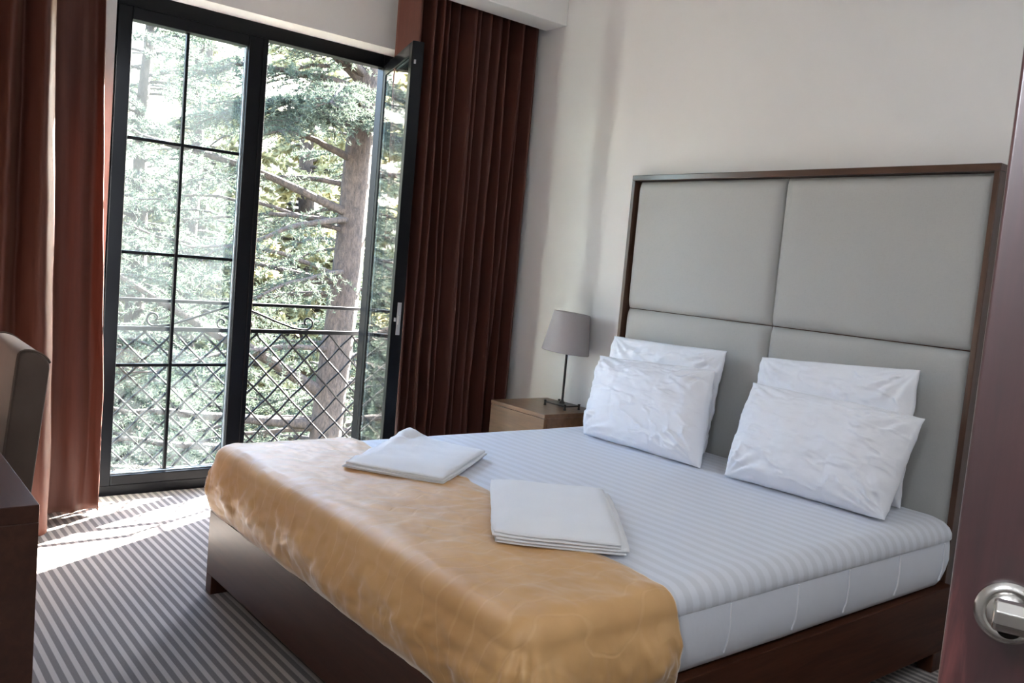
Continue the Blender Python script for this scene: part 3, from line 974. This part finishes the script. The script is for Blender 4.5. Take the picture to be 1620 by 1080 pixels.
def lever():
    pts = []
    v, f = [], []
    n = 8
    st = [(-.013, .0102), (-.011, .0118), (.02, .0118), (.06, .0112), (.105, .0108), (.112, .0096)]
    for s, r in st:
        for k in range(n):
            a = 2 * math.pi * (k + .5) / n
            v.append(dxf(Vector((.046 + s, .046 + r * .95 * math.cos(a), hz + .010 - .04 * max(0, s) + r * 1.15 * math.sin(a)))))
    for i in range(len(st) - 1):
        for k in range(n):
            k2 = (k + 1) % n
            f.append((i * n + k, i * n + k2, (i + 1) * n + k2, (i + 1) * n + k))
    f.append(tuple(range(n - 1, -1, -1))); f.append(tuple(range((len(st) - 1) * n, len(st) * n)))
    mk('lever', v, f, M['steel'], hnd, bevel=.0015)
lever()
dlathe('key_rosette', [(.0265, 0), (.0265, .005), (.0235, .0085), (.012, .009), (.0, .009)], 36, M['steel'], dr, .046, hz - .094)

# ------------------------------------------------------------------ fill lights added out of view: ceiling, left wall
cl = empty('ceiling_fill_light', (-1.5, -4.2, ZC))
tag(cl, 'added round opal fill light on the ceiling between the bed and the back wall', 'lamp')
lathe('rim', [(.21, 0), (.21, -.05), (.20, -.055), (.195, -.05), (.195, 0)], 40, M['steel'], cl, None, (-1.5, -4.2, ZC))
lathe('diffuser', [(.194, -.03), (.18, -.062), (.12, -.078), (.0, -.084)], 40, M['lit'], cl, None, (-1.5, -4.2, ZC))

el = empty('wall_fill_light', (XL, -4.36, 1.84))  # unseen, added as front fill and for gloss on the door
tag(el, 'added opal fill light on the left wall by the entrance door', 'lamp')
box('back_plate', (XL, XL + .012, -4.42, -4.30, 1.80, 2.14), M['steel'], el, .003)
v, f = [], []
for z, r in ((1.825, .030), (1.83, .050), (1.85, .058), (2.09, .058), (2.11, .050), (2.115, .030)):
    for k in range(17):
        a = -math.pi / 2 + math.pi * k / 16
        v.append((XL + .012 + r * 1.1 * math.cos(a), -4.36 + r * math.sin(a), z))
mk('diffuser', v, grid_faces(6, 17, flip=True), M['lit_wall_fill'], el, smooth=True)

# ------------------------------------------------------------------ outdoors
rng = np.random.default_rng(5)
def tris_mesh(name, P, mat):
    n = len(P)
    me = bpy.data.meshes.new(name)
    me.vertices.add(n)
    me.vertices.foreach_set('co', P.astype(np.float32).ravel())
    me.loops.add(n)
    me.loops.foreach_set('vertex_index', np.arange(n, dtype=np.int32))
    me.polygons.add(n // 3)
    me.polygons.foreach_set('loop_start', np.arange(0, n, 3, dtype=np.int32))
    me.polygons.foreach_set('loop_total', np.full(n // 3, 3, dtype=np.int32))
    me.update(calc_edges=True)
    me.materials.append(mat)
    return me
SUNV = np.array(SUN_DIR)
def keep_sun_clear(c, origin):
    """the tree leaves the sun's way to the window open"""
    w = c + origin
    t_ = (w[:, 1] - .1) / -SUNV[1]
    h = w + SUNV * t_[:, None]
    inside = (h[:, 0] > -2.5) & (h[:, 0] < -.5) & (h[:, 2] > -.3) & (h[:, 2] < 2.7)
    return ~inside
def tufts(centers, dirs, per, ln, wd):
    n = len(centers)
    c = np.repeat(centers, per, 0); d = np.repeat(dirs, per, 0)
    r = rng.normal(size=c.shape)
    v = d * .9 + r * .75
    v /= np.linalg.norm(v, axis=1)[:, None] + 1e-9
    side = np.cross(v, rng.normal(size=c.shape)); side /= np.linalg.norm(side, axis=1)[:, None] + 1e-9
    L = ln * rng.uniform(.6, 1.2, (len(c), 1))
    a = c + side * wd; b = c - side * wd; e = c + v * L
    return np.stack([a, b, e], 1).reshape(-1, 3)
def make_branch(base, az, L, rise, droop, r0, dens, tub, cen, dirs, bare=.15, seg=10):
    """one limb: curved axis, side twigs in a flat spray that hang a little"""
    d = np.array([math.cos(az), math.sin(az), 0.0])
    s = np.array([-d[1], d[0], 0.0])
    wob = rng.normal(0, .04, (seg + 1, 3)).cumsum(0) * (L / 2.5)
    pts = []
    for i in range(seg + 1):
        q = i / seg
        pts.append(base + d * L * q * (1 - .06 * q) + np.array([0, 0, rise * L * q - droop * L * q * q]) + wob[i] * q)
    pts = np.array(pts)
    tub.append((pts, [r0 * (1 - .85 * i / seg) + .004 for i in range(seg + 1)], 7))
    m = int(L * 11 * dens)
    for k in range(m):
        q = bare + (1 - bare) * (k + rng.uniform(0, 1)) / m
        i = min(seg - 1, int(q * seg)); fr = q * seg - i
        p = pts[i] * (1 - fr) + pts[i + 1] * fr
        tl = L * .36 * (1.15 - .75 * q) * rng.uniform(.5, 1.2)
        sg = 1 if k % 2 else -1
        td = d * rng.uniform(.3, .9) + s * sg * rng.uniform(.4, 1.0) + np.array([0, 0, rng.uniform(-.35, .10)])
        td /= np.linalg.norm(td)
        ns_ = max(3, int(tl / .045))
        tt = (np.arange(ns_) + .5) / ns_
        tp = p + td * tl * tt[:, None] + np.array([0, 0, -.22 * tl]) * (tt ** 2)[:, None]
        tub.append((np.array([p, tp[ns_ // 2], tp[-1]]), [.006, .004, .002], 3))
        cen.append(tp + rng.normal(0, .012, tp.shape)); dirs.append(np.repeat(td[None], ns_, 0) + np.array([0, 0, .15]))
def finish_tree(root, trunk_path, trunk_rad, tub, cen, dirs, per, ln, wd, leaf_mat, origin, clear=True, keep_fn=None):
    v, f = tube_data(trunk_path, trunk_rad, 18)
    v = [Vector(p) + Vector((p[0] - 0, p[1] - 0, 0)).normalized() * .03 * noise.noise(Vector((p[0] * 6, p[1] * 6, p[2] * 2.2))) for p in v]
    mk('trunk', v, f, M['bark'], root, smooth=True, local=True)
    V, F = [], []
    for pts, rad, n in tub:
        a, b = tube_data([tuple(p) for p in pts], list(rad), n, False)
        o_ = len(V); V += a; F += [tuple(i + o_ for i in q) for q in b]
    mk('branches', V, F, M['bark'], root, smooth=True, local=True)
    c = np.concatenate(cen); d = np.concatenate(dirs)
    if clear:
        k = keep_sun_clear(c, np.array(origin)); c, d = c[k], d[k]
    if keep_fn is not None:
        k = keep_fn(c); c, d = c[k], d[k]
    me = tris_mesh('foliage', tufts(c, d, per, ln, wd), leaf_mat)
    o = bpy.data.objects.new('foliage', me); COL.objects.link(o); o.parent = root
    o['kind'] = 'stuff'
# --- the big cedar in front of the opening
TX, TY = 1.40, 4.5
org = (TX, TY, -7.0)
big = empty('cedar_tree', org)
tag(big, 'large cedar with a thick bark trunk standing close outside the open leaf', 'tree', 'cedars outside the window')
tub, cen, dirs = [], [], []
def L2(z): return z + 7.0          # world height to tree height
def tr_x(z): return .055 * (z - 1.3) + .03 * math.sin(z * 1.3)
tp = [(tr_x(z) if z > -3 else tr_x(-3), .04 * math.sin(z), L2(z)) for z in [-7, -6, -5, -4, -3, -2, -1.2, -.8, -.3, .2, .7, 1.2, 1.7, 2.2, 2.7, 3.2, 3.8, 4.6, 5.6, 7, 9]]
trd = [.34, .30, .27, .245, .225, .21, .195, .19, .185, .18, .175, .17, .165, .16, .155, .15, .15, .13, .11, .08, .03]
def B(z, deg, L, rise, droop, r0, dens, bare=.15):
    make_branch(np.array([tr_x(z), 0, L2(z)]), R(deg), L, rise, droop, r0, dens, tub, cen, dirs, bare)
# limbs that can be picked out in the photograph (180 = to the left, 270 = towards the house)
B(3.25, 190, 2.6, .55, .22, .085, .8, .35)
B(3.30, 215, 2.2, .30, .25, .05, 1.6)
B(3.45, 222, 2.0, .20, .25, .04, 2.4, .2)
B(3.15, 198, 2.6, .12, .22, .04, 2.2, .2)
B(3.6, 200, 2.4, .2, .2, .04, 2.0, .2)
B(3.00, 232, 1.9, .05, .28, .05, 4.6, .15)
B(2.95, 205, 2.3, .06, .26, .05, 4.4, .15)
B(2.85, 218, 2.1, .02, .24, .04, 4.4, .15)
B(2.75, 195, 2.0, .02, .25, .04, 3.6, .2)
B(2.90, 255, 1.5, .02, .30, .04, 4.0, .15)
B(2.80, 275, 1.2, .02, .30, .04, 3.6, .15)
B(2.75, 300, 1.1, .0, .30, .035, 1.6)
B(2.35, 185, 1.5, .35, .10, .045, .5, .4)
B(1.75, 178, 3.4, .28, .08, .05, .7, .3)
B(1.70, 200, 2.4, -.05, .10, .035, .9, .2)
B(1.10, 214, 2.0, .02, .18, .03, 1.2)
B(.95, 180, 2.8, .22, .12, .03, .9)
B(.20, 195, 3.0, .10, .10, .03, .9)
B(-.35, 188, 2.9, .52, .02, .075, .45, .5)
B(-.70, 182, 3.2, .20, .04, .065, .35, .4)
B(-1.0, 184, 3.4, .10, .02, .055, .35, .4)
B(-1.3, 190, 3.0, .05, .02, .04, .5, .4)
for z in (2.2, 1.5, .9, .3, -.2, -.8):
    B(z, rng.uniform(-15, 15), rng.uniform(1.2, 2.2), .15, .15, .022, .35, .35)
for k in range(34):
    z = -3.2 + 8.5 * k / 34 + rng.uniform(-.1, .1)
    B(z, rng.uniform(20, 175), rng.uniform(1.4, 2.6) * (1 if z < 3 else .8), rng.uniform(-.05, .2), .18, .03, .8)
for k in range(16):
    z = rng.uniform(-3.4, 4.8)
    B(z, rng.uniform(165, 225), rng.uniform(1.4, 2.8), rng.uniform(-.05, .25), .18, .028, .55)
finish_tree(big, tp, trd, tub, cen, dirs, 9, .052, .0042, M['needle'], org)

# --- cedars further back: two crowns shared by several trees
def back_tree(seed, H, R0, nb, dens, per, ln, wd, leaf_mat, name):
    global rng
    rng = np.random.default_rng(seed)
    root = empty(name, (0, 0, 0))
    tub, cen, dirs = [], [], []
    path = [(.05 * math.sin(i * 1.7), .05 * math.cos(i * 1.3), H * i / 12) for i in range(13)]
    rad = [.22 * (1 - .9 * i / 12) + .02 for i in range(13)]
    for k in range(nb):
        q = .08 + .9 * (k / nb)
        L = R0 * (1.02 - .85 * q) * rng.uniform(.75, 1.15)
        make_branch(np.array([0, 0, H * q]), rng.uniform(0, 2 * math.pi), L, rng.uniform(.0, .25), .22, .04 * (1 - q) + .012, dens, tub, cen, dirs, .12, 8)
    finish_tree(root, path, rad, tub, cen, dirs, per, ln, wd, leaf_mat, (0, 0, 0), clear=False)
    return root
def copy_tree(root, loc, rz, s):
    r = root.copy(); COL.objects.link(r); r.location = loc; r.rotation_euler = (0, 0, rz); r.scale = (s, s, s)
    for ch_ in [c_ for c_ in bpy.data.objects if c_.parent == root]:
        c = ch_.copy(); COL.objects.link(c); c.parent = r
    return r
A = back_tree(21, 13.0, 3.6, 120, .70, 8, .085, .0085, M['needle'], 'cedar_tree')
spots = [
    (-1.10, 8.2, -6.2, .4, 1.00, 'dense cedar filling the upper panes of the closed leaf'),
    (-3.40, 9.8, -5.8, 2.1, 1.05, 'grey green cedar at the far left of the closed leaf'),
    (1.30, 12.5, -5.6, 3.7, 1.05, 'cedar behind the big trunk, seen through the closed leaf'),
    (-1.90, 12.2, -5.6, 4.3, 1.1, 'pale cedar between the two left cedars, behind the closed leaf'),
    (4.60, 10.5, -6.0, 5.0, 1.0, 'cedar just right of the big trunk, seen through the opening'),
    (3.60, 16.5, -5.0, 1.2, 1.05, 'pale cedar far behind the thick trunk'),
]
for i, (x, y, z, rz, s, lab) in enumerate(spots):
    if i == 0:
        t_ = A; t_.location = (x, y, z); t_.rotation_euler = (0, 0, rz); t_.scale = (s, s, s)
    else:
        t_ = copy_tree(A, (x, y, z), rz, s)
    tag(t_, lab, 'tree', 'cedars outside the window')
# --- pale broad-leaved trees on the slope
D = back_tree(33, 8.0, 3.6, 70, .55, 5, .16, .040, M['leaf'], 'slope_tree')
spots2 = [
    (-3.5, 20.0, -4.6, .2, 1.65, 'sunlit yellow green tree on the slope, leftmost behind the cedars'),
    (.8, 22.5, -4.2, 1.9, 1.81, 'sunlit yellow green tree on the slope behind the mullion'),
    (5.2, 21.0, -4.4, 3.3, 1.65, 'sunlit yellow green tree on the slope behind the opening'),
    (9.5, 23.0, -4.0, 4.4, 1.81, 'sunlit yellow green tree on the slope right of the thick trunk'),
    (14.5, 25.0, -3.6, 5.6, 1.98, 'sunlit yellow green tree on the slope, rightmost behind the cedars'),
]
for i, (x, y, z, rz, s, lab) in enumerate(spots2):
    if i == 0:
        t_ = D; t_.location = (x, y, z); t_.rotation_euler = (0, 0, rz); t_.scale = (s, s, s)
    else:
        t_ = copy_tree(D, (x, y, z), rz, s)
    tag(t_, lab, 'tree', 'pale trees on the slope')
# --- slope
v = []
nx, ny = 70, 60
for i in range(nx):
    for j in range(ny):
        x = -45 + 110 * i / (nx - 1); y = .8 + 85 * (j / (ny - 1)) ** 1.4
        z = -7.2 + smooth01((y - 9) / 14) * 3.0 + max(0, y - 20) * .42 + .35 * fbm(x, y, 0, .15, 4)
        v.append((x, y, z))
tag(mk('ground', v, grid_faces(nx, ny, flip=True), M['grass'], smooth=True), 'dry sunlit grass slope below and behind the trees', kind='structure')
